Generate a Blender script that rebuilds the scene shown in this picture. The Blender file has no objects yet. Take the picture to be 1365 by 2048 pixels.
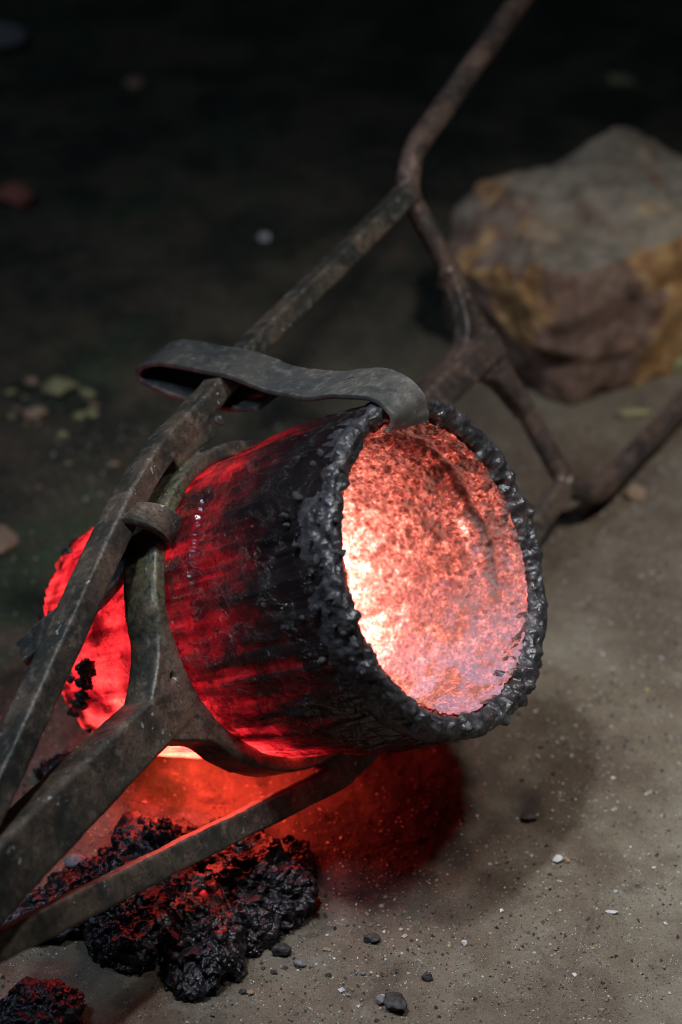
import bpy, bmesh, math, random
import numpy as np
from mathutils import Matrix, Vector

random.seed(7)
rng = np.random.default_rng(11)
S = bpy.context.scene
C = S.collection

# ------------------------------------------------------------------ camera
CAM = Vector((0.0861, -2.0392, 1.6731))
cd = bpy.data.cameras.new("camera")
cam = bpy.data.objects.new("camera", cd)
C.objects.link(cam)
cam.location = CAM
cam.rotation_euler = (math.radians(90 - 33), 0, 0)
cd.sensor_fit = 'VERTICAL'
cd.sensor_height = 36
cd.sensor_width = 24
cd.lens = 85
cd.clip_start = 0.05
cd.clip_end = 200
cd.dof.use_dof = True
cd.dof.focus_distance = 2.36
cd.dof.aperture_fstop = 2.4
cd.dof.aperture_blades = 9
S.camera = cam

# ------------------------------------------------------------------ world, lamps, exposure
w = bpy.data.worlds.new("World")
S.world = w
w.use_nodes = True
w.node_tree.nodes["Background"].inputs[0].default_value = (0.55, 0.75, 1.0, 1)
w.node_tree.nodes["Background"].inputs[1].default_value = 0.006
S.view_settings.view_transform = 'Standard'
S.view_settings.look = 'None'
S.view_settings.exposure = 0
S.view_settings.gamma = 1


def lamp(name, kind, loc, aim, power, color, **kw):
    d = bpy.data.lights.new(name, kind)
    d.energy = power
    d.color = color
    for k, val in kw.items():
        setattr(d, k, val)
    o = bpy.data.objects.new(name, d)
    C.objects.link(o)
    o.location = loc
    o.rotation_euler = (Vector(aim) - Vector(loc)).to_track_quat('-Z', 'Y').to_euler()
    return o


lamp("work_lamp", 'SPOT', (0.86, -0.46, 2.30), (0.54, 0.36, 0.0), 146, (1.0, 0.95, 0.89),
     spot_size=math.radians(51), spot_blend=1.0, shadow_soft_size=0.12)
lamp("overhead_lamp", 'SPOT', (-0.30, -0.43, 2.50), (0.43, -0.33, 0.0), 152, (0.94, 0.97, 1.0),
     spot_size=math.radians(40), spot_blend=1.0, shadow_soft_size=0.085)
lamp("ceiling_lamp", 'AREA', (-0.95, -0.45, 2.2), (0.15, -0.1, 0.15), 15, (0.62, 0.78, 1.0),
     shape='RECTANGLE', size=0.20, size_y=0.55)
S.cycles.use_denoising = True
S.cycles.max_bounces = 6
S.cycles.filter_width = 1.05


# ------------------------------------------------------------------ numpy noise
def _hash(ix, iy, iz, seed):
    with np.errstate(over='ignore'):
        n = (ix.astype(np.uint32) * np.uint32(374761393) + iy.astype(np.uint32) * np.uint32(668265263)
             + iz.astype(np.uint32) * np.uint32(2147483647) + np.uint32(seed * 974711 + 17))
        n = (n ^ (n >> np.uint32(13))) * np.uint32(1274126177)
        n = (n ^ (n >> np.uint32(16))) * np.uint32(2246822519)
        n = n ^ (n >> np.uint32(13))
    return n.astype(np.float64) / 4294967295.0


def vnoise(P, seed=0):
    i = np.floor(P).astype(np.int64)
    f = P - i
    u = f * f * f * (f * (f * 6 - 15) + 10)
    out = 0
    for dx in (0, 1):
        for dy in (0, 1):
            for dz in (0, 1):
                wgt = ((u[:, 0] if dx else 1 - u[:, 0]) * (u[:, 1] if dy else 1 - u[:, 1])
                       * (u[:, 2] if dz else 1 - u[:, 2]))
                out = out + wgt * _hash(i[:, 0] + dx, i[:, 1] + dy, i[:, 2] + dz, seed)
    return out * 2 - 1


def fbm(P, octv=4, seed=0, gain=0.5):
    a, s, t = 1.0, 0, 0
    Q = P.copy()
    for k in range(octv):
        s = s + a * vnoise(Q, seed + k * 13)
        t += a
        a *= gain
        Q = Q * 2.03 + 11.7
    return s / t


def worley(P, seed=0):
    i = np.floor(P).astype(np.int64)
    f1 = np.full(len(P), 9.0)
    f2 = np.full(len(P), 9.0)
    cid = np.zeros(len(P))
    for dx in (-1, 0, 1):
        for dy in (-1, 0, 1):
            for dz in (-1, 0, 1):
                c = i + np.array([dx, dy, dz])
                hx = _hash(c[:, 0], c[:, 1], c[:, 2], seed)
                hy = _hash(c[:, 0], c[:, 1], c[:, 2], seed + 1)
                hz = _hash(c[:, 0], c[:, 1], c[:, 2], seed + 2)
                d = np.sqrt((c[:, 0] + hx - P[:, 0]) ** 2 + (c[:, 1] + hy - P[:, 1]) ** 2 + (c[:, 2] + hz - P[:, 2]) ** 2)
                near = d < f1
                f2 = np.where(near, f1, np.minimum(f2, d))
                cid = np.where(near, hx, cid)
                f1 = np.where(near, d, f1)
    return f1, f2, cid


def sstep(a, b, x):
    t = np.clip((x - a) / (b - a), 0, 1)
    return t * t * (3 - 2 * t)


# ------------------------------------------------------------------ mesh helpers
def np_mesh(name, V, F, smooth=True, attrs=None, cols=None):
    """V (n,3) and F (m,k) to a mesh datablock"""
    me = bpy.data.meshes.new(name)
    V = np.asarray(V, dtype=np.float32)
    F = np.asarray(F, dtype=np.int32)
    k = F.shape[1]
    me.vertices.add(len(V))
    me.vertices.foreach_set('co', V.ravel())
    me.loops.add(F.size)
    me.loops.foreach_set('vertex_index', F.ravel())
    me.polygons.add(len(F))
    me.polygons.foreach_set('loop_start', np.arange(0, F.size, k, dtype=np.int32))
    me.polygons.foreach_set('loop_total', np.full(len(F), k, dtype=np.int32))
    me.update(calc_edges=True)
    me.validate()
    me.polygons.foreach_set('use_smooth', np.full(len(me.polygons), smooth))
    for an, av in (attrs or {}).items():
        at = me.attributes.new(an, 'FLOAT', 'POINT')
        at.data.foreach_set('value', np.asarray(av, dtype=np.float32))
    if cols is not None:
        at = me.attributes.new('tint', 'FLOAT_COLOR', 'POINT')
        at.data.foreach_set('color', np.asarray(cols, dtype=np.float32).ravel())
    return me


def link(name, me, mat, parent=None):
    o = bpy.data.objects.new(name, me)
    C.objects.link(o)
    if mat is not None:
        me.materials.clear()
        me.materials.append(mat)
    if parent is not None:
        o.parent = parent
    return o


def empty(name, M):
    o = bpy.data.objects.new(name, None)
    C.objects.link(o)
    o.empty_display_size = 0.03
    o.matrix_world = M
    return o


def tag(o, label=None, cat=None, group=None, kind=None):
    if label:
        o['label'] = label
    if cat:
        o['category'] = cat
    if group:
        o['group'] = group
    if kind:
        o['kind'] = kind
    return o


def grid_faces(nu, nv, wrap_u=False):
    """index (u, v) = u*nv + v"""
    iu = np.arange(nu if wrap_u else nu - 1)
    iv = np.arange(nv - 1)
    U, W = np.meshgrid(iu, iv, indexing='ij')
    U2 = (U + 1) % nu
    return np.stack([U * nv + W, U2 * nv + W, U2 * nv + W + 1, U * nv + W + 1], -1).reshape(-1, 4)


def grid_normals(V, nu, nv, wrap_u=False):
    G = V.reshape(nu, nv, 3)
    if wrap_u:
        du = np.roll(G, -1, 0) - np.roll(G, 1, 0)
    else:
        du = np.gradient(G, axis=0)
    dv = np.gradient(G, axis=1)
    n = np.cross(du, dv)
    n /= np.linalg.norm(n, axis=-1, keepdims=True) + 1e-12
    return n.reshape(-1, 3)


_ico = {}


def ico(sub):
    if sub not in _ico:
        bm = bmesh.new()
        bmesh.ops.create_icosphere(bm, subdivisions=sub, radius=1)
        V = np.array([v.co[:] for v in bm.verts])
        F = np.array([[v.index for v in f.verts] for f in bm.faces])
        bm.free()
        V /= np.linalg.norm(V, axis=1, keepdims=True)
        _ico[sub] = (V, F)
    V, F = _ico[sub]
    return V.copy(), F


# ------------------------------------------------------------------ material helpers
class NT:
    def __init__(self, name):
        self.m = bpy.data.materials.new(name)
        self.m.use_nodes = True
        self.t = self.m.node_tree
        self.b = self.t.nodes["Principled BSDF"]
        self.tc = self.t.nodes.new("ShaderNodeTexCoord")

    def n(self, typ, **kw):
        o = self.t.nodes.new(typ)
        for k, val in kw.items():
            setattr(o, k, val)
        return o

    def l(self, a, b):
        self.t.links.new(a, b)

    def put(self, sock, val):
        if hasattr(val, 'is_linked'):
            self.l(val, sock)
        else:
            sock.default_value = val

    def math(self, op, a, b=None, c=None, clamp=False):
        o = self.n("ShaderNodeMath", operation=op, use_clamp=clamp)
        for i, val in enumerate((a, b, c)):
            if val is not None:
                self.put(o.inputs[i], val)
        return o.outputs[0]

    def noise(self, scale, detail=4, rough=0.55, vec=None, dist=0.0):
        o = self.n("ShaderNodeTexNoise")
        o.inputs['Scale'].default_value = scale
        o.inputs['Detail'].default_value = detail
        o.inputs['Roughness'].default_value = rough
        o.inputs['Distortion'].default_value = dist
        self.l(vec or self.tc.outputs['Object'], o.inputs['Vector'])
        return o.outputs['Fac']

    def voro(self, scale, feature='F1', vec=None, out='Distance', rnd=1.0):
        o = self.n("ShaderNodeTexVoronoi", feature=feature)
        o.inputs['Scale'].default_value = scale
        o.inputs['Randomness'].default_value = rnd
        self.l(vec or self.tc.outputs['Object'], o.inputs['Vector'])
        return o.outputs[out]

    def warp(self, scale, amt):
        o = self.n("ShaderNodeTexNoise")
        o.inputs['Scale'].default_value = scale
        self.l(self.tc.outputs['Object'], o.inputs['Vector'])
        m = self.n("ShaderNodeVectorMath", operation='MULTIPLY_ADD')
        self.l(o.outputs['Color'], m.inputs[0])
        m.inputs[1].default_value = (amt, amt, amt)
        self.l(self.tc.outputs['Object'], m.inputs[2])
        return m.outputs[0]

    def ramp(self, fac, stops, interp='LINEAR'):
        o = self.n("ShaderNodeValToRGB")
        e = o.color_ramp.elements
        o.color_ramp.interpolation = interp
        while len(e) < len(stops):
            e.new(0.5)
        for el, (p, col) in zip(e, stops):
            el.position = p
            el.color = col if len(col) == 4 else (*col, 1)
        self.l(fac, o.inputs[0])
        return o.outputs[0]

    def fac(self, fac, a, b, x0=0.0, x1=1.0):
        o = self.n("ShaderNodeMapRange", clamp=True, interpolation_type='SMOOTHSTEP')
        self.put(o.inputs[0], fac)
        o.inputs[1].default_value = a
        o.inputs[2].default_value = b
        o.inputs[3].default_value = x0
        o.inputs[4].default_value = x1
        return o.outputs[0]

    def mix(self, f, a, b, blend='MIX'):
        o = self.n("ShaderNodeMix", data_type='RGBA', blend_type=blend)
        self.put(o.inputs[0], f)
        for s, val in ((o.inputs[6], a), (o.inputs[7], b)):
            self.put(s, val if hasattr(val, 'is_linked') else (*val, 1))
        return o.outputs[2]

    def attr(self, name, out='Fac'):
        o = self.n("ShaderNodeAttribute", attribute_name=name)
        return o.outputs[out]

    def rgb(self, r, g, b):
        o = self.n("ShaderNodeCombineColor")
        for s, val in zip(o.inputs, (r, g, b)):
            self.put(s, val)
        return o.outputs[0]

    def bump(self, h, strength, dist, prev=None):
        o = self.n("ShaderNodeBump")
        o.inputs['Strength'].default_value = strength
        o.inputs['Distance'].default_value = dist
        self.l(h, o.inputs['Height'])
        if prev is not None:
            self.l(prev, o.inputs['Normal'])
        return o.outputs[0]

    def finish(self, col=None, rough=None, normal=None, metal=None, spec=None, emis=None, estr=1.0):
        b = self.b
        if col is not None:
            self.put(b.inputs['Base Color'], col if hasattr(col, 'is_linked') else (*col, 1))
        if rough is not None:
            self.put(b.inputs['Roughness'], rough)
        if normal is not None:
            self.l(normal, b.inputs['Normal'])
        if metal is not None:
            self.put(b.inputs['Metallic'], metal)
        if spec is not None:
            self.put(b.inputs['Specular IOR Level'], spec)
        if emis is not None:
            self.put(b.inputs['Emission Color'], emis)
            b.inputs['Emission Strength'].default_value = estr
        return self.m


def glow(k, H, er, eg, eb):
    """hot-body colour: H is temperature 0..1, (gain, power) per channel"""
    H = k.math('MAXIMUM', H, 0.0)
    ch = [k.math('MULTIPLY', k.math('POWER', H, p), g) for g, p in (er, eg, eb)]
    return ch


def mat_body():
    k = NT("glazed_hot_clay")
    H = k.attr('hotness')
    crust = k.attr('crust')
    n1 = k.noise(55, 5, 0.6)
    n2 = k.noise(240, 3, 0.6)
    Hn = k.math('ADD', H, k.math('MULTIPLY', k.math('SUBTRACT', n1, 0.5), 0.28))
    Hn = k.math('ADD', Hn, k.math('MULTIPLY', k.math('SUBTRACT', n2, 0.5), 0.16))
    r, g, b = glow(k, Hn, (6.0, 5.0), (0.30, 7.2), (0.22, 5.4))
    sp = k.math('MULTIPLY', k.fac(k.voro(330), 0.20, 0.30, 1.0, 0.0), k.fac(k.noise(34, 4, 0.6), 0.52, 0.60))
    keep = k.math('MULTIPLY', k.math('SUBTRACT', 1.0, k.math('MULTIPLY', crust, 0.97)), k.math('SUBTRACT', 1.0, k.math('MULTIPLY', sp, 0.85)))
    scale_ = k.math('MULTIPLY', k.fac(k.noise(27, 9, 0.70, dist=0.5), 0.505, 0.54), k.fac(H, 0.66, 0.84, 1.0, 0.15))
    keep = k.math('MULTIPLY', keep, k.math('SUBTRACT', 1.0, k.math('MULTIPLY', scale_, 0.58)))
    em = k.rgb(k.math('MULTIPLY', r, keep), k.math('MULTIPLY', g, keep), k.math('MULTIPLY', b, keep))
    col = k.ramp(k.noise(30, 5), [(0.3, (0.004, 0.0035, 0.004)), (0.6, (0.010, 0.008, 0.009)), (0.8, (0.022, 0.018, 0.018))])
    dome = k.math('MULTIPLY', k.fac(k.voro(230), 0.05, 0.42, 1.0, 0.0), k.fac(k.noise(48, 3), 0.53, 0.60))
    nb = k.bump(scale_, 0.8, 0.0012)
    nb = k.bump(dome, 1.0, 0.0016, nb)
    nb = k.bump(k.voro(420, 'SMOOTH_F1'), 0.35, 0.0010, nb)
    nb = k.bump(k.noise(95, 2, 0.4), 0.40, 0.0035, nb)
    rough = k.fac(k.noise(40, 4), 0.3, 0.7, 0.06, 0.22)
    return k.finish(col, rough, nb, 0.0, 0.75, em)


def mat_crust(name="slag_crust", tint=(0.030, 0.029, 0.034), lite=(0.085, 0.085, 0.10), rough=(0.24, 0.5), spec=0.8, bs=1.0):
    k = NT(name)
    n = k.noise(60, 6, 0.6)
    col = k.ramp(n, [(0.32, tuple(c * 0.45 for c in tint)), (0.52, tint), (0.72, lite)])
    brown = k.fac(k.noise(22, 4), 0.56, 0.7)
    col = k.mix(k.math('MULTIPLY', brown, 0.5), col, (0.06, 0.038, 0.028))
    v = k.voro(420, 'SMOOTH_F1')
    nb = k.bump(v, 0.6 * bs, 0.0012)
    nb = k.bump(k.noise(170 if bs > .9 else 70, 6, 0.7 if bs > .9 else 0.5), 0.7 * bs, 0.0022 if bs > .9 else 0.004, nb)
    r = k.fac(k.noise(95, 3), 0.35, 0.65, rough[0], rough[1])
    return k, k.finish(col, r, nb, 0.0, spec)


def mat_rim():
    k, m = mat_crust("rim_crust", (0.034, 0.034, 0.039), (0.085, 0.086, 0.098), (0.24, 0.50), .55, .8)
    H = k.attr('hotness')
    n = k.noise(120, 4, 0.6)
    Hn = k.math('ADD', H, k.math('MULTIPLY', k.math('SUBTRACT', n, 0.5), 0.5))
    r, g, b = glow(k, Hn, (6.0, 5.0), (1.2, 8.0), (0.7, 8.0))
    k.l(k.rgb(r, g, b), k.b.inputs['Emission Color'])
    k.b.inputs['Emission Strength'].default_value = 1.0
    return m


def mat_slag():
    k, m = mat_crust("glassy_slag", (0.009, 0.008, 0.011), (0.036, 0.033, 0.045), (0.08, 0.28), 0.5)
    H = k.attr('hotness')
    n = k.noise(130, 4, 0.6)
    Hn = k.math('ADD', H, k.math('MULTIPLY', k.math('SUBTRACT', n, 0.5), 0.7))
    Hn = k.math('MULTIPLY', Hn, k.fac(H, 0.02, 0.2))
    r, g, b = glow(k, Hn, (4.0, 5.0), (0.3, 9.0), (0.2, 7.0))
    k.l(k.rgb(r, g, b), k.b.inputs['Emission Color'])
    k.b.inputs['Emission Strength'].default_value = 1.0
    return m


def mat_lining():
    k = NT("hot_lining")
    H = k.attr('hotness')
    skin = k.attr('skin')
    g1 = k.noise(80, 8, 0.74)
    g2 = k.noise(330, 4, 0.7)
    wv = k.warp(90, 0.008)
    cell = k.n("ShaderNodeSeparateColor")
    k.l(k.voro(270, 'F1', vec=wv, out='Color'), cell.inputs[0])
    Hn = k.math('ADD', H, k.math('MULTIPLY', k.math('SUBTRACT', g1, 0.5), 1.0))
    Hn = k.math('ADD', Hn, k.math('MULTIPLY', k.math('SUBTRACT', g2, 0.5), 0.45))
    Hn = k.math('ADD', Hn, k.math('MULTIPLY', k.math('SUBTRACT', cell.outputs[0], 0.5), 0.18))
    gap = k.math('MULTIPLY', k.fac(k.noise(120, 5, 0.7), 0.60, 0.68), 0.22)
    Hn = k.math('SUBTRACT', Hn, gap)
    r, g, b = glow(k, Hn, (6.0, 4.0), (3.0, 6.0), (2.4, 6.4))
    # cooled, grey film lies over the lower wall
    crack = k.fac(k.voro(120, 'DISTANCE_TO_EDGE', vec=k.warp(60, 0.012)), 0.03, 0.16)
    keep = k.math('SUBTRACT', 1.0, k.math('MULTIPLY', k.math('MULTIPLY', skin, crack), 0.90))
    em = k.rgb(k.math('MULTIPLY', r, keep), k.math('MULTIPLY', g, keep), k.math('MULTIPLY', b, keep))
    col = k.mix(skin, (0.16, 0.09, 0.075), (0.27, 0.21, 0.29))
    nb = k.bump(g1, 0.6, 0.003)
    nb = k.bump(k.voro(330, 'SMOOTH_F1'), 0.6, 0.0018, nb)
    return k.finish(col, k.math('SUBTRACT', 0.62, k.math('MULTIPLY', skin, 0.3)), nb, 0.0, 0.5, em)


def mat_iron(name, dark, brown, patina=0.0, flecks=1.0, pits=0.5):
    k = NT(name)
    n = k.noise(14, 6, 0.6)
    n2 = k.noise(85, 5, 0.65)
    n3 = k.noise(330, 3, 0.6)
    col = k.mix(k.fac(n, 0.40, 0.60), dark, brown)
    col = k.mix(k.math('MULTIPLY', k.fac(n2, 0.5, 0.72), 0.55), col, tuple(min(1, c * 1.9 + 0.015) for c in brown))
    col = k.mix(k.math('MULTIPLY', k.fac(n3, 0.52, 0.64), pits), col, tuple(c * 0.25 for c in dark))
    col = k.mix(k.math('MULTIPLY', k.fac(k.noise(19, 6, 0.7), 0.50, 0.62), 0.75), col, tuple(c * 0.55 for c in dark))
    if patina:
        pm = k.attr('patina')
        pm = k.math('MULTIPLY', pm, k.fac(k.noise(140, 4, 0.7), 0.38, 0.62))
        col = k.mix(pm, col, (0.19, 0.195, 0.105))
    fl = k.math('MULTIPLY', k.fac(k.noise(150, 2), 0.665, 0.69), k.fac(k.noise(16, 2), 0.53, 0.60))
    col = k.mix(k.math('MULTIPLY', fl, flecks), col, (0.5, 0.55, 0.56))
    geo = k.n("ShaderNodeNewGeometry")
    edge = k.math('MULTIPLY', k.fac(geo.outputs['Pointiness'], 0.515, 0.56), k.fac(n2, 0.42, 0.6))
    col = k.mix(k.math('MULTIPLY', edge, 0.45), col, (0.22, 0.21, 0.19))
    nb = k.bump(n2, 0.35, 0.0020)
    nb = k.bump(n3, 0.35, 0.0010, nb)
    return k.finish(col, k.fac(n2, 0.3, 0.7, 0.34, 0.60), nb, 0.4, 0.5)


def mat_ground():
    k = NT("foundry_floor_earth")
    n = k.noise(3.2, 6, 0.6)
    n2 = k.noise(22, 6, 0.65)
    n3 = k.noise(260, 4, 0.7)
    n = k.math('ADD', k.math('MULTIPLY', n, 0.6), k.math('MULTIPLY', k.noise(9.0, 5, 0.62, dist=0.6), 0.4))
    col = k.ramp(n, [(0.34, (0.095, 0.068, 0.049)), (0.5, (0.180, 0.146, 0.108)), (0.64, (0.245, 0.218, 0.170))])
    col = k.mix(k.math('MULTIPLY', k.fac(n2, 0.5, 0.72), 0.6), col, (0.085, 0.068, 0.054))
    col = k.mix(k.math('MULTIPLY', k.fac(n2, 0.30, 0.45, 1.0, 0.0), 0.5), col, (0.27, 0.255, 0.22))
    col = k.mix(k.math('MULTIPLY', k.fac(n3, 0.55, 0.72), 0.7), col, (0.05, 0.042, 0.036))
    col = k.mix(k.math('MULTIPLY', k.fac(n3, 0.26, 0.36, 1.0, 0.0), 0.7), col, (0.42, 0.39, 0.33))
    # earth turns darker and greener towards the back and left
    dark_earth = k.attr('dark_earth')
    col = k.mix(dark_earth, col, k.mix(k.fac(k.noise(6.5, 5, 0.6), 0.42, 0.64), (0.012, 0.018, 0.012), (0.066, 0.054, 0.036)))
    col = k.mix(k.math('MULTIPLY', k.attr('moss'), k.fac(n2, 0.35, 0.6)), col, (0.045, 0.075, 0.036))
    col = k.mix(k.math('MULTIPLY', k.fac(k.noise(4.6, 6, 0.6, dist=0.8), 0.50, 0.66), 0.65), col, (0.098, 0.068, 0.050))
    n4 = k.noise(720, 3, 0.7)
    col = k.mix(k.math('MULTIPLY', k.fac(n4, 0.54, 0.66), 0.55), col, (0.055, 0.046, 0.040))
    col = k.mix(k.math('MULTIPLY', k.fac(n4, 0.33, 0.42, 1.0, 0.0), 0.5), col, (0.38, 0.35, 0.30))
    wsp = k.math('MULTIPLY', k.fac(k.voro(330, 'F1'), 0.16, 0.22, 1.0, 0.0), k.fac(k.noise(60, 3), 0.56, 0.60))
    col = k.mix(wsp, col, (0.62, 0.60, 0.56))
    col = k.mix(k.attr('shade_mottle'), col, (0.030, 0.024, 0.021))
    fl = k.math('MULTIPLY', k.fac(k.voro(90, 'F1'), 0.10, 0.14, 1.0, 0.0), k.fac(k.noise(9, 3), 0.50, 0.6))
    col = k.mix(fl, col, (0.50, 0.49, 0.46))
    nb = k.bump(n3, 0.75, 0.003)
    nb = k.bump(k.noise(75, 6, 0.7), 0.65, 0.007, nb)
    return k.finish(col, 0.85, nb, 0.0, 0.25)


def mat_rock():
    k = NT("ochre_stone")
    n = k.noise(7, 6, 0.6)
    n2 = k.noise(32, 6, 0.65)
    ochre = k.attr('ochre')
    dust = k.attr('dust')
    oc = k.ramp(n2, [(0.3, (0.20, 0.095, 0.038)), (0.48, (0.36, 0.20, 0.085)), (0.66, (0.46, 0.31, 0.145))])
    br = k.ramp(n2, [(0.3, (0.075, 0.048, 0.038)), (0.55, (0.19, 0.122, 0.096)), (0.7, (0.25, 0.19, 0.15))])
    gr = k.ramp(n2, [(0.3, (0.12, 0.108, 0.085)), (0.55, (0.22, 0.205, 0.168)), (0.7, (0.30, 0.25, 0.19))])
    col = k.mix(ochre, br, oc)
    col = k.mix(dust, col, gr)
    nb = k.bump(n2, 0.6, 0.008)
    nb = k.bump(k.noise(140, 4), 0.5, 0.003, nb)
    return k.finish(col, 0.85, nb, 0.0, 0.3)


def mat_plain(name, c0, c1, rough=0.75, scale=180):
    k = NT(name)
    n = k.noise(scale, 4, 0.6)
    col = k.ramp(n, [(0.3, c0), (0.7, c1)])
    return k.finish(col, rough, k.bump(n, 0.5, 0.0015), 0.0, 0.4)


def mat_grit():
    k = NT("grit")
    return k.finish(k.attr('tint', 'Color'), 0.7, None, 0.0, 0.4)


M_body, M_rim, M_slag, M_lining = mat_body(), mat_rim(), mat_slag(), mat_lining()
M_crust = mat_crust("black_crust")[1]
M_bead = mat_crust("grey_slag_bead", (0.05, 0.052, 0.064), (0.12, 0.125, 0.155), (0.15, 0.3))[1]
M_iron = mat_iron("forged_iron", (0.052, 0.055, 0.052), (0.172, 0.126, 0.098), 1.0, 0.9)
M_rust = mat_iron("rusty_iron", (0.085, 0.070, 0.064), (0.185, 0.122, 0.098), 0.0, 0.5)
M_strap = mat_iron("strap_steel", (0.088, 0.092, 0.094), (0.125, 0.118, 0.108), 0.0, 0.25, 0.25)
M_ground, M_rock, M_grit = mat_ground(), mat_rock(), mat_grit()

# ------------------------------------------------------------------ the ground
def graded(lo, hi, c0, c1, step, grow=1.06):
    core = np.arange(c0, c1 + step / 2, step)
    left, right = [], []
    d, x = step, c0
    while x > lo:
        d *= grow
        x -= d
        left.append(x)
    d, x = step, c1
    while x < hi:
        d *= grow
        x += d
        right.append(x)
    return np.concatenate([np.array(left[::-1]), core, np.array(right)])


def ground_h(x, y):
    P = np.stack([x, y, np.zeros_like(x)], -1)
    near = np.exp(-((x - 0.15) ** 2 + (y - 0.1) ** 2) / 1.2 ** 2)
    z = fbm(P * 5, 3, 3) * 0.006 * near
    z = z + fbm(P * 1.3, 3, 5) * 0.03 * (1 - near)
    z = z + fbm(P * 34, 4, 9) * 0.0035 + fbm(P * 120, 2, 10) * .0016 * near
    f1, f2, cid = worley(P * np.array([70, 70, 1.0]), 21)
    z = z + np.clip(0.45 - f1, 0, 1) * 0.004 * (cid > 0.75)
    # a bank of earth and slag crumbs carries the foot of the crucible
    z = z + 0.022 * np.exp(-(((x + 0.115) / 0.11) ** 2 + ((y - 0.075) / 0.11) ** 2))
    return z


gx = graded(-9, 9, -0.26, 0.50, 0.0035)
gy = graded(-3.2, 12, -0.44, 0.16, 0.0035)
GX, GY = np.meshgrid(gx, gy, indexing='ij')
gz = ground_h(GX.ravel(), GY.ravel())
GV = np.stack([GX.ravel(), GY.ravel(), gz], -1)
GP = GV * np.array([1, 1, 0])
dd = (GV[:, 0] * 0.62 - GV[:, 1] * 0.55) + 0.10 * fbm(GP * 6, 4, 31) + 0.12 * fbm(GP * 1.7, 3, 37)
dark_earth = sstep(-0.02, -0.62, dd)
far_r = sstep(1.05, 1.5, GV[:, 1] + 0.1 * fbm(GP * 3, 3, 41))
dark_earth = np.clip(np.maximum(dark_earth, far_r), 0, 1) * 0.97
# shade beneath the crucible painted into the floor colour, with dark mottles
sx, sy = GV[:, 0] - .145, GV[:, 1] + .075
sc_ = np.exp(-((sx * .75 + sy * .6) / .16) ** 2 - ((sx * .6 - sy * .75) / .105) ** 2)
shade_mottle = np.clip(sc_ * 1.2 + .75 * fbm(GP * 24, 4, 47) * sstep(.05, .4, sc_), 0, .92)
shade_mottle = np.maximum(shade_mottle, .75 * sstep(.32, .5, fbm(GP * 30, 4, 48)) * np.exp(-((GV[:, 0] - .05) ** 2 + (GV[:, 1] + .1) ** 2) / .25 ** 2))
moss = sstep(.05, .35, .6 * fbm(GP * 9, 4, 49) + .45 * np.exp(-((GV[:, 0] + .30) / .14) ** 2 - ((GV[:, 1] - .32) / .22) ** 2))
moss *= sstep(.05, -.12, GV[:, 0] + .1 * fbm(GP * 7, 3, 50))
g = link("ground", np_mesh("ground", GV, grid_faces(len(gx), len(gy)), True, {'dark_earth': dark_earth, 'shade_mottle': shade_mottle, 'moss': moss}), M_ground)
tag(g, kind='structure')


def on_ground(x, y):
    return float(ground_h(np.array([x]), np.array([y]))[0])


# ------------------------------------------------------------------ frames of the tilted crucible and its shank
AX = Vector((0.7581, -0.41, 0.5071)).normalized()      # towards the mouth
HX = Vector((-0.4757, -0.8796, 0)).normalized()        # along the carrying handles
VX = HX.cross(AX).normalized()
if VX.z < 0:
    VX = -VX


def frame(o):
    X = -HX
    m = Matrix.Identity(4)
    for i in range(3):
        m[i][0], m[i][1], m[i][2], m[i][3] = X[i], VX[i], AX[i], o[i]
    return m


MOUTH = Vector((0.1815, -0.0964, 0.35))
RING = Vector((0, 0, 0.2308))
LEN = 0.44
# ------------------------------------------------------------------ crucible
cru = empty("crucible", frame(MOUTH - AX * LEN))
tag(cru, "red-hot clay crucible tipped on its side in the iron ring, mouth glowing", "crucible")


def angdist(a, b):
    return np.abs((a - b + 180) % 360 - 180)


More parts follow.
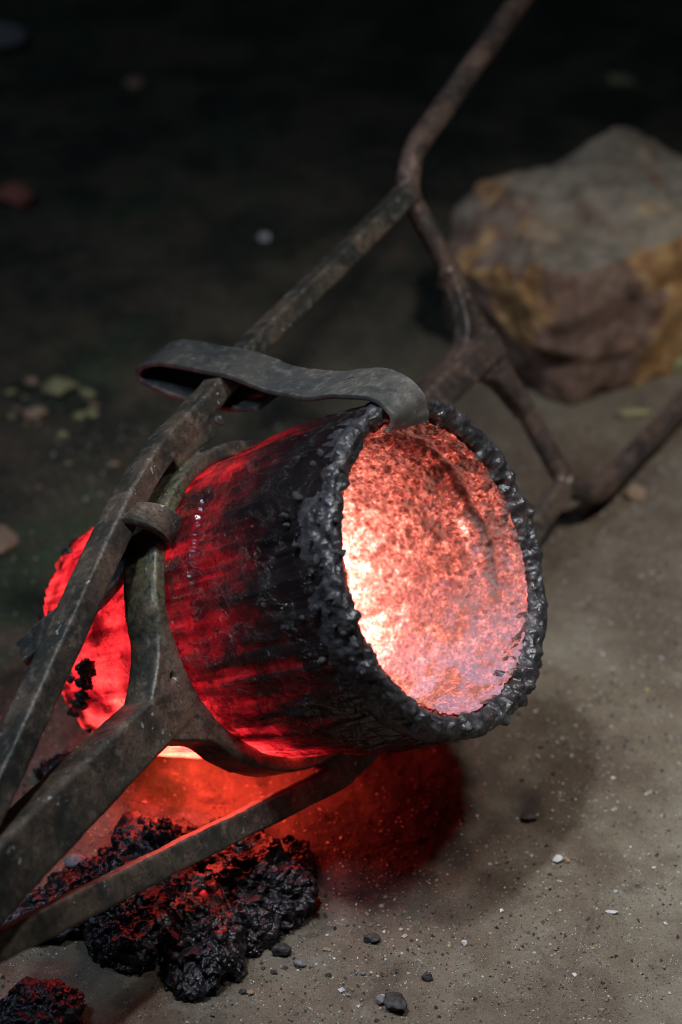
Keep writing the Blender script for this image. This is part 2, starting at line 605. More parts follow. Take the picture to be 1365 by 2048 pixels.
def body():
    nth, nt = 720, 300
    t = np.concatenate([np.linspace(0.0, 0.43, nt), np.linspace(0.4325, 0.44, 8)])
    prof_t = [0, .03, .1, .2, .3, .38, .418, .432, .438, .44]
    prof_r = [.164, .168, .1685, .158, .145, .133, .126, .120, .112, .103]
    r = np.interp(t, prof_t, prof_r)
    t = np.concatenate([t, [0.44] * 5])
    r = np.concatenate([r, np.linspace(.09, .0005, 5)])
    th = np.linspace(0, 2 * np.pi, nth, endpoint=False)
    TH, T = np.meshgrid(th, t, indexing='ij')
    R = np.broadcast_to(r, T.shape)
    V = np.stack([R * np.cos(TH), R * np.sin(TH), LEN - T], -1).reshape(-1, 3)
    T, TH = T.ravel(), np.degrees(TH.ravel())
    TH = (TH + 180) % 360 - 180
    N = -grid_normals(V, nth, len(t), True)
    N = np.where(((V * np.array([1, 1, 0])) * N).sum(1)[:, None] < -1e-4, -N, N)
    Ps = V * np.array([1, 1, 0.35])                    # streaks run along the wall
    d = fbm(V * 14, 3, 51) * 0.0022 + fbm(Ps * 60, 4, 53) * 0.0016
    d += fbm(np.stack([TH * .30, T * 9, 0 * T], -1), 4, 70) * -.0034 + fbm(np.stack([TH * .9, T * 22, 0 * T], -1), 3, 72) * .0012
    f1, f2, cid = worley(V * 130, 57)
    near = np.exp(-T / 0.05)
    rag = np.clip(fbm(V * 26, 4, 59) * 1.6, 0, 1)
    d += np.clip(0.5 - f1, 0, 1) * 0.004 * (cid > 0.6) * (0.12 + .3 * near + 0.7 * rag)
    d += rag * 0.0035 * (0.35 + .3 * near)
    foot = sstep(.395, .425, T)
    f1, f2, cid = worley(V * 100, 58)
    d += foot * np.sqrt(np.clip(.4 - f1 ** 2, 0, 1)) * .0045 * (cid > .45)
    # a torn lip of glaze that runs round the wall above the ring
    edge = 0.178 + 0.006 * fbm(np.stack([TH * 0.07, 0 * TH, 0 * TH], -1), 3, 61)
    m = sstep(100, 112, TH) * (1 - sstep(140, 152, TH))
    d += 0.0035 * np.exp(-((T - edge) / 0.0035) ** 2) * m
    for ang, a0, a1, amp in ((-166, .06, .2, .0025), (-156, .1, .25, .0025), (171, .1, .21, .0014), (104, .1, .22, .003),
                             (120, .17, .22, .003), (137, .19, .24, .003)):
        wob = ang + 3.0 * fbm(np.stack([T * 60, 0 * T, 0 * T], -1), 3, int(200 + ang))
        d += amp * np.exp(-(angdist(TH, wob) / 1.6) ** 2) * sstep(a0, a0 + .02, T) * (1 - sstep(a1, a1 + .02, T))
    V = V + N * (d * sstep(0.0, 0.1, R.ravel()))[:, None]
    # temperature of the wall: foot and underside hottest, the drained upper wall has gone dark
    H = np.interp(T, [0, .03, .06, .1, .15, .2, .25, .3, .36, .44], [.12, .14, .19, .31, .45, .55, .67, .75, .78, .76])
    under = np.exp(-(angdist(TH, -118) / 42) ** 4)
    H += under * np.interp(T, [0, .05, .12, .22, .3, .44], [-.06, -.06, -.05, .22, .38, .30])
    back = np.exp(-(angdist(TH, 10) / 62) ** 4)           # unseen far side dimmed so less red glow reaches the fork bars
    H -= back * np.interp(T, [0, .1, .3, .44], [.05, .2, .34, .34])
    top = np.exp(-(angdist(TH, 86) / 22) ** 2)
    H += top * np.interp(T, [0, .08, .15, .22, .44], [.10, .10, .14, .08, 0])
    H += .20 * np.exp(-(angdist(TH, -164) / 13) ** 2 - ((T - .36) / .06) ** 2)
    st = fbm(np.stack([TH * .30, T * 9, 0 * T], -1), 4, 70)
    H += .16 * st * sstep(.03, .1, T)
    H += 0.15 * fbm(V * 16, 4, 71) + 0.13 * fbm(Ps * 50, 4, 73, .6)
    H -= 0.11 * np.exp(-(angdist(TH, 140) / 22) ** 2) * np.exp(-((T - .075) / .05) ** 2)
    for ang, tt, wa, wt, amp in ((-176, .375, 9, .022, .38), (150, .335, 6, .012, .25), (166, .30, 5, .012, .2),
                                 (108, .20, 5, .035, .28), (124, .205, 3.5, .02, .25), (141, .22, 4, .02, .2),
                                 (178, .30, 7, .02, .2), (-163, .13, 3, .08, .2), (-152, .19, 2.2, .07, .22)):
        w_ = 1 + 0.5 * fbm(V * 45, 3, 75)
        H -= amp * np.exp(-(angdist(TH, ang) / (wa * w_)) ** 2 - ((T - tt) / (wt * w_)) ** 2)
    crust = sstep(0.18, 0.42, fbm(V * 42, 4, 77, 0.6) + 0.12 * near - 0.05)
    f1, f2, cid = worley(V * 95, 79)
    crust = np.maximum(crust * 0.9, ((cid > 0.84) * sstep(0.42, 0.22, f1)))
    rag2 = sstep(.398, .420, T + .010 * fbm(V * 50, 3, 81)) * sstep(-0.35, 0.05, fbm(V * 28, 3, 83))
    crust = np.clip(np.maximum(crust * np.interp(T, [0, .15, .3, .44], [.9, .75, .5, .55]), rag2), 0, 1)
    return link("body", np_mesh("body", V, grid_faces(nth, len(t), True)[:, ::-1], True, {'hotness': H, 'crust': crust}), M_body, cru)


def rim():
    nth, ns = 1100, 84
    s = np.linspace(0, 1, ns)
    pt = np.interp(s, [0, .18, .36, .48, .60, .74, .86, 1], [.046, .020, .003, -.006, -.009, -.005, .006, .034])
    pr = np.interp(s, [0, .18, .36, .48, .60, .74, .86, 1], [.1660, .1690, .1700, .1680, .1610, .1525, .1478, .1475])
    for _ in range(6):
        pt[1:-1] = (pt[:-2] + 2 * pt[1:-1] + pt[2:]) / 4
        pr[1:-1] = (pr[:-2] + 2 * pr[1:-1] + pr[2:]) / 4
    th = np.linspace(0, 2 * np.pi, nth, endpoint=False)
    TH, SS = np.meshgrid(th, s, indexing='ij')
    PT, PR = np.broadcast_to(pt, TH.shape), np.broadcast_to(pr, TH.shape)
    V = np.stack([PR * np.cos(TH), PR * np.sin(TH), LEN - PT], -1).reshape(-1, 3)
    N = grid_normals(V, nth, ns, True)
    cen = np.stack([.152 * np.cos(TH), .152 * np.sin(TH), np.full(TH.shape, LEN - .01)], -1).reshape(-1, 3)
    N = np.where(((V - cen) * N).sum(1)[:, None] < 0, -N, N)
    s_, thd = SS.ravel(), np.degrees(TH.ravel())
    thd = (thd + 180) % 360 - 180
    fade = sstep(0.05, 0.32, s_) * (1 - sstep(0.90, 1.0, s_))
    m1 = sstep(-.25, .35, fbm(V * 16, 3, 100))
    d = fbm(V * 20, 3, 101) * 0.0036 + fbm(V * 60, 4, 103, 0.6) * (.0006 + .0014 * m1)
    W = V + .006 * np.stack([fbm(V * 40, 2, 98), fbm(V * 40, 2, 99), fbm(V * 40, 2, 97)], -1)
    f1, f2, cid = worley(W * 78, 105)
    d += np.sqrt(np.clip(0.34 - f1 ** 2, 0, 1)) * 0.0065 * (cid > 0.88)
    f1, f2, cid = worley(W * 150, 107)
    d += np.sqrt(np.clip(0.3 - f1 ** 2, 0, 1)) * 0.0022 * (cid > 0.8) * m1
    d -= np.clip(.35 - worley(W * 120, 108)[0], 0, 1) * .004 * m1
    Wc = np.stack([thd * .28, s_ * 9, 0 * thd], -1)
    d += fbm(Wc, 4, 104, .5) * .0050
    notch = sstep(.35, .6, fbm(np.stack([thd * .09, 0 * thd, 0 * thd], -1), 3, 118))
    d -= notch * .004
    jag = np.exp(-(angdist(thd, -78) / 13) ** 2)
    f1, f2, cid = worley(V * 75, 109)
    d += jag * (np.clip(0.6 - f1, 0, 1) * 0.020 + 0.004 * fbm(V * 70, 3, 111))
    edge_in = np.exp(-((s_ - .82) / .08) ** 2)
    d += edge_in * 0.006 * np.clip(fbm(V * 85, 3, 113) + 0.15, 0, 1)
    V = V + N * (d * (0.12 + 0.88 * fade))[:, None]
    V = V - N * (0.003 * (1 - sstep(0, 0.1, s_)))[:, None]
    G = V.reshape(nth, ns, 3)
    for _ in range(4):                                  # the crust has fused and run
        A_ = (np.roll(G, 1, 0) + np.roll(G, -1, 0)) * .5
        B_ = G.copy()
        B_[:, 1:-1] = (G[:, :-2] + G[:, 2:]) * .5
        G = .4 * G + .3 * A_ + .3 * B_
    V = G.reshape(-1, 3)
    H = 0.50 * sstep(.84, .97, s_) + 0.10 * sstep(0.2, 0.0, s_) * (0.6 + fbm(V * 30, 3, 115))
    H += 0.25 * sstep(.60, .85, s_) * np.clip(fbm(V * 50, 3, 117), 0, 1) * np.exp(-(angdist(thd, 10) / 60) ** 2)
    return link("rim", np_mesh("rim", V, grid_faces(nth, ns, True)[:, ::-1], True, {'hotness': H}), M_rim, cru)


def lining():
    nth, nt = 760, 260
    t = np.linspace(0.002, 0.30, nt)
    r = np.interp(t, [0, .03, .045, .06, .15, .25, .29, .30], [.1455, .142, .141, .133, .124, .108, .087, .07])
    for _ in range(5):
        r[1:-1] = (r[:-2] + 2 * r[1:-1] + r[2:]) / 4
    t = np.concatenate([t, [0.30] * 6])
    r = np.concatenate([r, np.linspace(.06, .0005, 6)])
    th = np.linspace(0, 2 * np.pi, nth, endpoint=False)
    TH, T = np.meshgrid(th, t, indexing='ij')
    R = np.broadcast_to(r, T.shape)
    V = np.stack([R * np.cos(TH), R * np.sin(TH), LEN - T], -1).reshape(-1, 3)
    T, thd = T.ravel(), np.degrees(TH.ravel())
    thd = (thd + 180) % 360 - 180
    N = -V * np.array([1, 1, 0])
    N /= np.linalg.norm(N, axis=1, keepdims=True)
    f1, f2, cid = worley(V * 150, 121)
    g1 = fbm(V * 70, 5, 123, 0.65)
    low = np.exp(-(angdist(thd, -95) / 50) ** 2)
    d = (np.clip(0.6 - f1, 0, 1) * 0.005 * (cid > 0.2) + g1 * 0.0045) * (1 - 0.35 * low) + fbm(V * 18, 3, 125) * 0.004
    ridge_t = 0.040 + 0.006 * fbm(np.stack([thd * 0.05, 0 * thd, 0 * thd], -1), 3, 127)
    rm = np.exp(-(angdist(thd, 5) / 42) ** 4)
    d -= rm * 0.0045 * np.exp(-((T - ridge_t) / .0045) ** 2)
    V = V + N * (d * sstep(0, .02, R.ravel()))[:, None]
    # deep wall is white hot, wall behind the lip has cooled to orange; charred patches hang at the top
    H = np.interp(T + .012 * fbm(V * 30, 3, 126), [0, .03, .08, .13, .18, .24, .30], [.42, .43, .47, .56, .73, .91, 1.0])
    H -= 0.02 * low
    H -= 0.30 * np.exp(-(angdist(thd, 55) / 24) ** 2) * np.exp(-(T / .06) ** 2) * sstep(-.35, .25, fbm(V * 40, 3, 128))
    c1, c2, cc = worley(V * 210, 120)
    topm = np.exp(-(angdist(thd, 25) / 60) ** 2) * (1 - sstep(.10, .20, T))
    H += .16 * (cc - .5) + .10 * sstep(.22, .04, c2 - c1) - .20 * (cc > .84) * (.25 + topm)
    H -= .34 * topm * sstep(.08, .38, fbm(V * 48, 5, 119, .65))
    H += 0.10 * fbm(V * 20, 4, 122)
    H += 0.10 * np.clip(g1, -1, 1) - 0.46 * rm * np.exp(-((T - ridge_t) / .0055) ** 2) * sstep(-.6, .0, fbm(V * 45, 3, 130))
    H += 0.30 * np.exp(-(angdist(thd, -18 + 6 * fbm(V * 60, 2, 129)) / 9) ** 2 - ((T - .055) / .006) ** 2) * sstep(-.3, .1, fbm(V * 55, 3, 131)) * 1.6
    f1, f2, cid = worley(V * 120, 133)
    H -= (cid > 0.83) * sstep(.45, .2, f1) * 0.38 * np.exp(-(angdist(thd, 10) / 60) ** 2)
    skin = low * sstep(-0.30, 0.15, fbm(V * 38, 4, 135, 0.6)) * (1 - 0.6 * sstep(.14, .22, T))
    skin = np.maximum(skin, 0.55 * sstep(.25, .5, fbm(V * 44, 3, 137)) * np.exp(-(angdist(thd, -35) / 40) ** 2))
    return link("lining", np_mesh("lining", V, grid_faces(nth, len(t), True), True, {'hotness': H, 'skin': skin}), M_lining, cru)


body()
rim()
lining()


def wall_r(t):
    return float(np.interp(t, [0, .03, .1, .2, .3, .38, .418, .44], [.168, .170, .1685, .158, .145, .133, .126, .103]))


def blob_mesh(name, sub, rad, amp, freq, seed, bub=0.0):
    V, F = ico(sub)
    V = V * np.array(rad)
    s = float(np.mean(rad))
    N = V / (np.linalg.norm(V, axis=1, keepdims=True) + 1e-9)
    d = fbm(V * freq / s + seed * 7.1, 4, seed) * amp * s
    if bub:
        f1, f2, cid = worley(V * 3.2 / s + seed, seed + 5)
        d += np.sqrt(np.clip(0.4 - f1 ** 2, 0, 1)) * bub * s
    return np_mesh(name, V + N * d[:, None], F, True)


bead_meshes = [blob_mesh("slag_bead", 3, (1, .8 + .1 * i, .62), 0.28, 1.0, 300 + i) for i in range(4)]
for i in range(30):
    th = math.radians(rng.normal(150, 17)) if i < 24 else math.radians(rng.uniform(100, 200))
    t = abs(rng.normal(0.008, 0.012)) - 0.006 if i < 20 else rng.uniform(.0, .06)
    r = wall_r(max(t, 0)) + 0.003
    if t < 0:
        r -= rng.uniform(0.002, 0.014)
        t -= 0.006
    size = rng.uniform(.0022, .0052) if i < 44 else rng.uniform(.0012, .003)
    o = link("slag_bead", bead_meshes[i % 4], M_bead if rng.random() < .6 else M_crust, None)
    if o.name != "slag_bead":
        pass
    o.parent = cru
    o.location = (r * math.cos(th), r * math.sin(th), LEN - t)
    o.rotation_euler = (rng.uniform(0, 6), rng.uniform(0, 6), th)
    o.scale = (size, size, size)

# charred crust lumps stuck round the foot
for (t, ang, sz, st) in ((.366, 166, .0080, 1.5), (.378, 172, .0065, 1.6), (.392, 178, .0060, 1.8), (.404, -178, .006, 1.6), (.398, 168, .005, 1.2), (.425, -172, .006, 2.0), (.430, 118, .006, 1.5),
                         (.431, 136, .007, 1.8), (.433, 92, .006, 1.2), (.432, 152, .006, 1.6), (.425, -160, .006, 1.4), (.418, 102, .0045, 1.6)):
    th = math.radians(ang)
    r = wall_r(t) + 0.001
    me = blob_mesh("crust_lump", 4, (sz * .6, sz, sz * st), 0.7, 1.4, int(400 + ang), 0.5)
    o = link("crust_lump", me, M_crust, cru)
    o.location = (r * math.cos(th), r * math.sin(th), LEN - t)
    o.rotation_euler = (0, 0, th)

# ------------------------------------------------------------------ pouring shank
sh = empty("pouring_shank", frame(RING))
tag(sh, "forged iron carrying shank with ring and forked handles holding the hot crucible", "shank")


def smooth_path(pts, n):
    """Catmull-Rom through pts, n samples per span"""
    P = [np.array(p, float) for p in pts]
    P = [2 * P[0] - P[1]] + P + [2 * P[-1] - P[-2]]
    out = []
    for i in range(1, len(P) - 2):
        a, b, c, d = P[i - 1:i + 3]
        for k in range(n):
            t = k / n
            out.append(0.5 * ((2 * b) + (c - a) * t + (2 * a - 5 * b + 4 * c - d) * t * t + (3 * b - a - 3 * c + d) * t ** 3))
    out.append(P[-2])
    return np.array(out)


def add_bar(bm, path, sv, sa, kind='rect', closed=False, taper=None, off=0.0):
    """sweep a section along an (h, v) path in the plane of the shank; sv in plane, sa across it"""
    P = np.asarray(path, float)
    n = len(P)
    nxt = np.roll(P, -1, 0) if closed else np.vstack([P[1:], 2 * P[-1] - P[-2]])
    prv = np.roll(P, 1, 0) if closed else np.vstack([2 * P[0] - P[1], P[:-1]])
    T = nxt - prv
    T /= np.linalg.norm(T, axis=1, keepdims=True)
    Nn = np.stack([-T[:, 1], T[:, 0]], -1)
    if kind == 'rect':
        c = 0.075
        sec = [(-.5, -.5 + c), (-.5 + c, -.5), (.5 - c, -.5), (.5, -.5 + c), (.5, .5 - c), (.5 - c, .5), (-.5 + c, .5), (-.5, .5 - c)]
    else:
        sec = [(.5 * math.cos(2 * math.pi * k / 14), .5 * math.sin(2 * math.pi * k / 14)) for k in range(14)]
    rings = []
    for i in range(n):
        f = taper(i / (n - 1)) if taper else (1, 1)
        row = []
        for (u, z) in sec:
            q = P[i] + Nn[i] * u * sv * f[0]
            row.append(bm.verts.new((-q[0], q[1], z * sa * f[1] + off)))
        rings.append(row)
    m = len(sec)
    for i in range(n if closed else n - 1):
        A, B = rings[i], rings[(i + 1) % n]
        for k in range(m):
            bm.faces.new((A[k], A[(k + 1) % m], B[(k + 1) % m], B[k]))
    if not closed:
        bm.faces.new(rings[0][::-1])
        bm.faces.new(rings[-1])


RR = 0.165
ring_path = [(RR * math.cos(q), RR * math.sin(q)) for q in np.linspace(0, 2 * math.pi, 96, endpoint=False)]
A_path = smooth_path([(1.05, .0), (.62, .0), (.46, .0), (.30, -.001), (.168, -.004)], 10)
C_path = smooth_path([(-.165, .03), (-.30, .032), (-.45, .03), (-.577, .028)], 10)
B_path = smooth_path([(.66, -.012), (.56, .012), (.408, .062), (.228, .130), (.120, .170), (.063, .188), (.005, .199), (-.086, .206), (-.18, .217), (-.355, .226), (-.572, .238)], 8)
D_path = smooth_path([(.70, .004), (.60, -.018), (.502, -.051), (.374, -.090), (.234, -.133), (.111, -.171), (.045, -.192), (-.005, -.203), (-.10, -.205), (-.28, -.196), (-.519, -.184), (-.597, -.178)], 8)
X_path = smooth_path([(-.568, .240), (-.575, .130), (-.577, .030), (-.588, -.068), (-.598, -.178)], 8)
E_path = smooth_path([(-.566, .232), (-.585, .252), (-.625, .274), (-.70, .288), (-.771, .301), (-.986, .339), (-1.5, .43)], 8)
G_path = smooth_path([(-.594, -.170), (-.615, -.196), (-.645, -.216), (-.68, -.222), (-.802, -.228), (-.906, -.233), (-1.4, -.25)], 8)

BARS = [  # name, path, in-plane size, cross size, kind, closed, taper, material
    ("ring", ring_path, .0155, .046, 'rect', True, None),
    ("socket_bar", A_path, .044, .042, 'rect', False, lambda s: (1.55 - .5 * s, 1.35 - .35 * s)),
    ("link_bar", C_path, .036, .044, 'rect', False, None),
    ("side_bar", B_path, .0240, .032, 'rect', False, lambda s: (1.12 - .17 * s, 1.1 - .15 * s)),
    ("side_bar", D_path, .0245, .019, 'rect', False, lambda s: (1.15 - .15 * s, 1.15 - .15 * s)),
    ("cross_bar", X_path, .026, .026, 'round', False, None),
    ("handle", E_path, .029, .029, 'round', False, None),
    ("handle", G_path, .030, .030, 'round', False, None),
]


def build_shank():
    bm = bmesh.new()
    for (nm, path, sv, sa, kind, closed, tp) in BARS:
        add_bar(bm, path, sv, sa, kind, closed, tp)
    # forged webs: at the root of the socket bar, where the side bars meet the ring, and behind the link bar
    for pts, sv, sa in (([(.222, .004), (.185, .028), (.158, .055), (.143, .0825), (.124, .108)], .020, .040),
                        ([(.222, -.010), (.184, -.034), (.158, -.055), (.143, -.0825), (.124, -.108)], .022, .040),
                        ([(.02, .186), (-.02, .186), (-.055, .184)], .022, .030),
                        ([(.03, -.183), (-.02, -.186), (-.06, -.184)], .022, .020),
                        ([(-.49, .036), (-.53, .044), (-.558, .066), (-.5745, .115), (-.574, .135)], .024, .022),
                        ([(-.49, .024), (-.535, .014), (-.565, -.012), (-.582, -.055), (-.585, -.07)], .024, .022),
                        ([(-.52, .036), (-.555, .047), (-.575, .07)], .022, .022),
                        ([(-.52, .022), (-.557, .008), (-.578, -.02)], .022, .022)):
        add_bar(bm, smooth_path(pts, 5), sv, sa)
    me = bpy.data.meshes.new("shank_raw")
    bm.normal_update()
    bmesh.ops.recalc_face_normals(bm, faces=bm.faces)
    bm.to_mesh(me)
    bm.free()
    o = bpy.data.objects.new("shank_raw", me)
    C.objects.link(o)
    md = o.modifiers.new("r", 'REMESH')
    md.mode = 'VOXEL'
    md.voxel_size = 0.0018
    dg = bpy.context.evaluated_depsgraph_get()
    ev = o.evaluated_get(dg)
    m2 = ev.to_mesh()
    V = np.zeros(len(m2.vertices) * 3)
    m2.vertices.foreach_get('co', V)
    V = V.reshape(-1, 3)
    F = np.zeros(len(m2.loops), dtype=np.int32)
    m2.loops.foreach_get('vertex_index', F)
    F = F.reshape(-1, 4)
    E = np.zeros(len(m2.edges) * 2, dtype=np.int32)
    m2.edges.foreach_get('vertices', E)
    E = E.reshape(-1, 2)
    ev.to_mesh_clear()
    bpy.data.objects.remove(o)
    bpy.data.meshes.remove(me)

    def lap(V, lam):
        acc = np.zeros_like(V)
        cnt = np.zeros(len(V))
        for a, b in ((0, 1), (1, 0)):
            np.add.at(cnt, E[:, a], 1)
            for c in range(3):
                acc[:, c] += np.bincount(E[:, a], V[E[:, b], c], len(V))
        return V + lam * (acc / np.maximum(cnt, 1)[:, None] - V)
    for _ in range(3):
        V = lap(V, 0.5)
        V = lap(V, -0.52)
    V = lap(V, 0.25)
    # hammered, pitted skin
    fn = np.cross(V[F[:, 1]] - V[F[:, 0]], V[F[:, 2]] - V[F[:, 0]])
    N = np.zeros_like(V)
    for k in range(4):
        for c in range(3):
            N[:, c] += np.bincount(F[:, k], fn[:, c], len(V))
    N /= np.linalg.norm(N, axis=1, keepdims=True) + 1e-12
    V = V + N * (fbm(V * 28, 3, 501) * 0.0012 + fbm(V * 130, 3, 503) * 0.0005)[:, None]
    # split by nearest bar
    best = np.full(len(F), 9.0)
    own = np.zeros(len(F), dtype=int)
    ctr = V[F].mean(1)
    q = np.stack([-ctr[:, 0], ctr[:, 1]], -1)
    for i, (nm, path, sv, sa, kind, closed, tp) in enumerate(BARS):
        P = np.asarray(path)
        if closed:
            d = np.abs(np.linalg.norm(q, axis=1) - RR) - sv * .9
        else:
            d = np.full(len(F), 9.0)
            for a, b in zip(P[:-1], P[1:]):
                ab = b - a
                t = np.clip(((q - a) @ ab) / (ab @ ab), 0, 1)
                d = np.minimum(d, np.linalg.norm(q - a - t[:, None] * ab, axis=1))
            d = d - sv / 2
        hit = d < best
        best = np.where(hit, d, best)
        own = np.where(hit, i, own)
    for i, row in enumerate(BARS):
        Fi = F[own == i]
        if not len(Fi):
            continue
        idx, inv = np.unique(Fi, return_inverse=True)
        Vi = V[idx]
        ang = np.degrees(np.arctan2(Vi[:, 1], -Vi[:, 0]))
        pat = np.exp(-((ang - 58) / 32) ** 2) if row[0] == 'ring' else np.full(len(Vi), 0.10)
        mat = M_rust if row[0] in ('cross_bar', 'handle', 'link_bar') else M_iron
        o = link(row[0], np_mesh(row[0], Vi, inv.reshape(-1, 4), True, {'patina': pat}), mat, sh)
    return


build_shank()


def ribbon(name, path, width, thick, mat, parent, wdir=(-1, 0, 0), amp=0.0015, seed=0, nw=14, bev=0.18):
    """bent flat bar: path is a list of local 3-D points, wdir the direction of its width"""
    P = smooth_path(path, 12)
    n = len(P)
    T = np.gradient(P, axis=0)
    T /= np.linalg.norm(T, axis=1, keepdims=True)
    W0 = np.array(wdir, float)
    if W0.ndim == 1:
        W0 = np.repeat(W0[None], n, 0)
    else:
        q_ = np.exp(-(np.arange(n) / 16.0) ** 2)[:, None]
        W0 = W0[0] * q_ + W0[1] * (1 - q_)
    W = W0 - (T * W0).sum(1)[:, None] * T
    W /= np.linalg.norm(W, axis=1, keepdims=True)
    N = np.cross(T, W)
    us = np.linspace(-.5, .5, nw)
    sec = [(u, .5) for u in us] + [(.5 + .5 * bev * thick / width, .25), (.5 + .5 * bev * thick / width, -.25)] + [(u, -.5) for u in us[::-1]] + [(-.5 - .5 * bev * thick / width, -.25), (-.5 - .5 * bev * thick / width, .25)]
    m = len(sec)
    V = np.zeros((n, m, 3))
    wv = width * (1 + 0.05 * fbm(np.stack([np.arange(n) * .11, np.zeros(n), np.zeros(n)], -1), 3, seed + 3))
    for k, (u, z) in enumerate(sec):
        V[:, k] = P + W * (u * wv)[:, None] + N * z * thick
    V = V.reshape(-1, 3)
    mid = np.repeat(P, m, 0)
    d = fbm(mid * 25 + (V - mid) * 12, 3, seed) * amp
    V = V + np.repeat(N, m, 0) * d[:, None]
    F = []
    for i in range(n - 1):
        for k in range(m):
            F.append((i * m + k, i * m + (k + 1) % m, (i + 1) * m + (k + 1) % m, (i + 1) * m + k))
    V = np.vstack([V, V[:m].mean(0), V[(n - 1) * m:n * m].mean(0)])
    for k in range(m):
        F.append((n * m, (k + 1) % m, k, k))
        F.append((n * m + 1, (n - 1) * m + k, (n - 1) * m + (k + 1) % m, (n - 1) * m + (k + 1) % m))
    bm = bmesh.new()
    vs = [bm.verts.new(v) for v in V]
    for f in F:
        f = list(dict.fromkeys(f))
        bm.faces.new([vs[i] for i in f])
    bmesh.ops.recalc_face_normals(bm, faces=bm.faces)
    me = bpy.data.meshes.new(name)
    bm.to_mesh(me)
    bm.free()
    me.polygons.foreach_set('use_smooth', np.full(len(me.polygons), True))
    me.set_sharp_from_angle(angle=math.radians(50))
    return link(name, me, mat, parent)


# retaining strap: folded round the upper side bar, hooked over the mouth (h, v, a)
def hva(h, v, a):
    return (-h, v, a)


strap_pts = [hva(-.043, .1305, .2470), hva(-.044, .137, .2525), hva(-.046, .150, .2560), hva(-.050, .166, .246), hva(-.056, .1755, .226), hva(-.075, .179, .185), hva(-.090, .181, .138),
             hva(-.108, .195, .080), hva(-.127, .222, .018), hva(-.130, .240, -.025), hva(-.131, .2535, -.060), hva(-.131, .255, -.080), hva(-.131, .247, -.090),
             hva(-.131, .235, -.084), hva(-.131, .205, -.042), hva(-.130, .186, -.006), hva(-.128, .176, .030), hva(-.126, .174, .046)]
strap = ribbon("latch_strap", strap_pts, .055, .0052, M_strap, sh, wdir=((-.93, .10, -.36), (-1, 0, 0)), amp=0.0022, seed=601)
# slot punched in the lower leaf and a short crack in the upper one
bm = bmesh.new()
for (c, l, wd, hh) in ((hva(-.128, .179, .020), .013, .006, .03), (hva(-.085, .181, .178), .009, .0012, .02)):
    vs = []
    for z in (-hh, hh):
        ringv = []
        for k in range(16):
            a_ = 2 * math.pi * k / 16
            ringv.append(bm.verts.new((c[0] + wd * math.cos(a_), c[1] + z, c[2] + l * math.sin(a_))))
        vs.append(ringv)
    for k in range(16):
        bm.faces.new((vs[0][k], vs[0][(k + 1) % 16], vs[1][(k + 1) % 16], vs[1][k]))
    bm.faces.new(vs[0][::-1])
    bm.faces.new(vs[1])
bmesh.ops.recalc_face_normals(bm, faces=bm.faces)
cm = bpy.data.meshes.new("cut")
bm.to_mesh(cm)
bm.free()
co = bpy.data.objects.new("cut", cm)
C.objects.link(co)
co.matrix_world = frame(RING)
bpy.context.view_layer.update()
md = strap.modifiers.new("b", 'BOOLEAN')
md.object = co
md.operation = 'DIFFERENCE'
md.solver = 'EXACT'
dg = bpy.context.evaluated_depsgraph_get()
nm_ = bpy.data.meshes.new_from_object(strap.evaluated_get(dg))
strap.modifiers.clear()
if len(nm_.polygons) > 100:
    strap.data = nm_
    nm_.name = "latch_strap"
bpy.data.objects.remove(co)

# collar slipped over the upper arm of the ring, with its tail running back under the side bar
CA = math.radians(57)
ch, cv = RR * math.cos(CA), RR * math.sin(CA)


def col_pt(rad, a, tan=0.0):
    r = RR + rad
    return hva(r * math.cos(CA) - tan * math.sin(CA), r * math.sin(CA) + tan * math.cos(CA), a)


tang = (math.sin(CA), math.cos(CA), 0)      # local direction of the ring's tangent
cps = [col_pt(.012 + .0335 * math.sin(math.radians(q)), .002 + .0335 * math.cos(math.radians(q))) for q in (-62, -40, -18, 4, 26, 48, 70, 92, 114, 136, 158, 180, 202, 222)]
ribbon("collar", cps, .030, .0078, M_iron, sh, wdir=tuple(.85 * np.array(tang) - .53 * np.array((-math.cos(CA), math.sin(CA), 0))), amp=0.0008, seed=611)
ribbon("hinge_arm", [hva(.095, .128, -.026), hva(.112, .119, -.044), hva(.137, .108, -.064), hva(.167, .098, -.10), hva(.190, .088, -.135)], .030, .011, M_iron, sh, wdir=tang, amp=0.0012, seed=613)
# small curled nub of weld on the ring
k = blob_mesh("weld_nub", 3, (.0045, .0065, .005), 0.5, 1.0, 77)
o = link("weld_nub", k, M_iron, sh)
o.location = hva(-.064, .186, .018)

# ------------------------------------------------------------------ rock behind
rk = empty("rock_base", Matrix.Translation((0.5, 1.0, 0)))
bpy.data.objects.remove(rk)


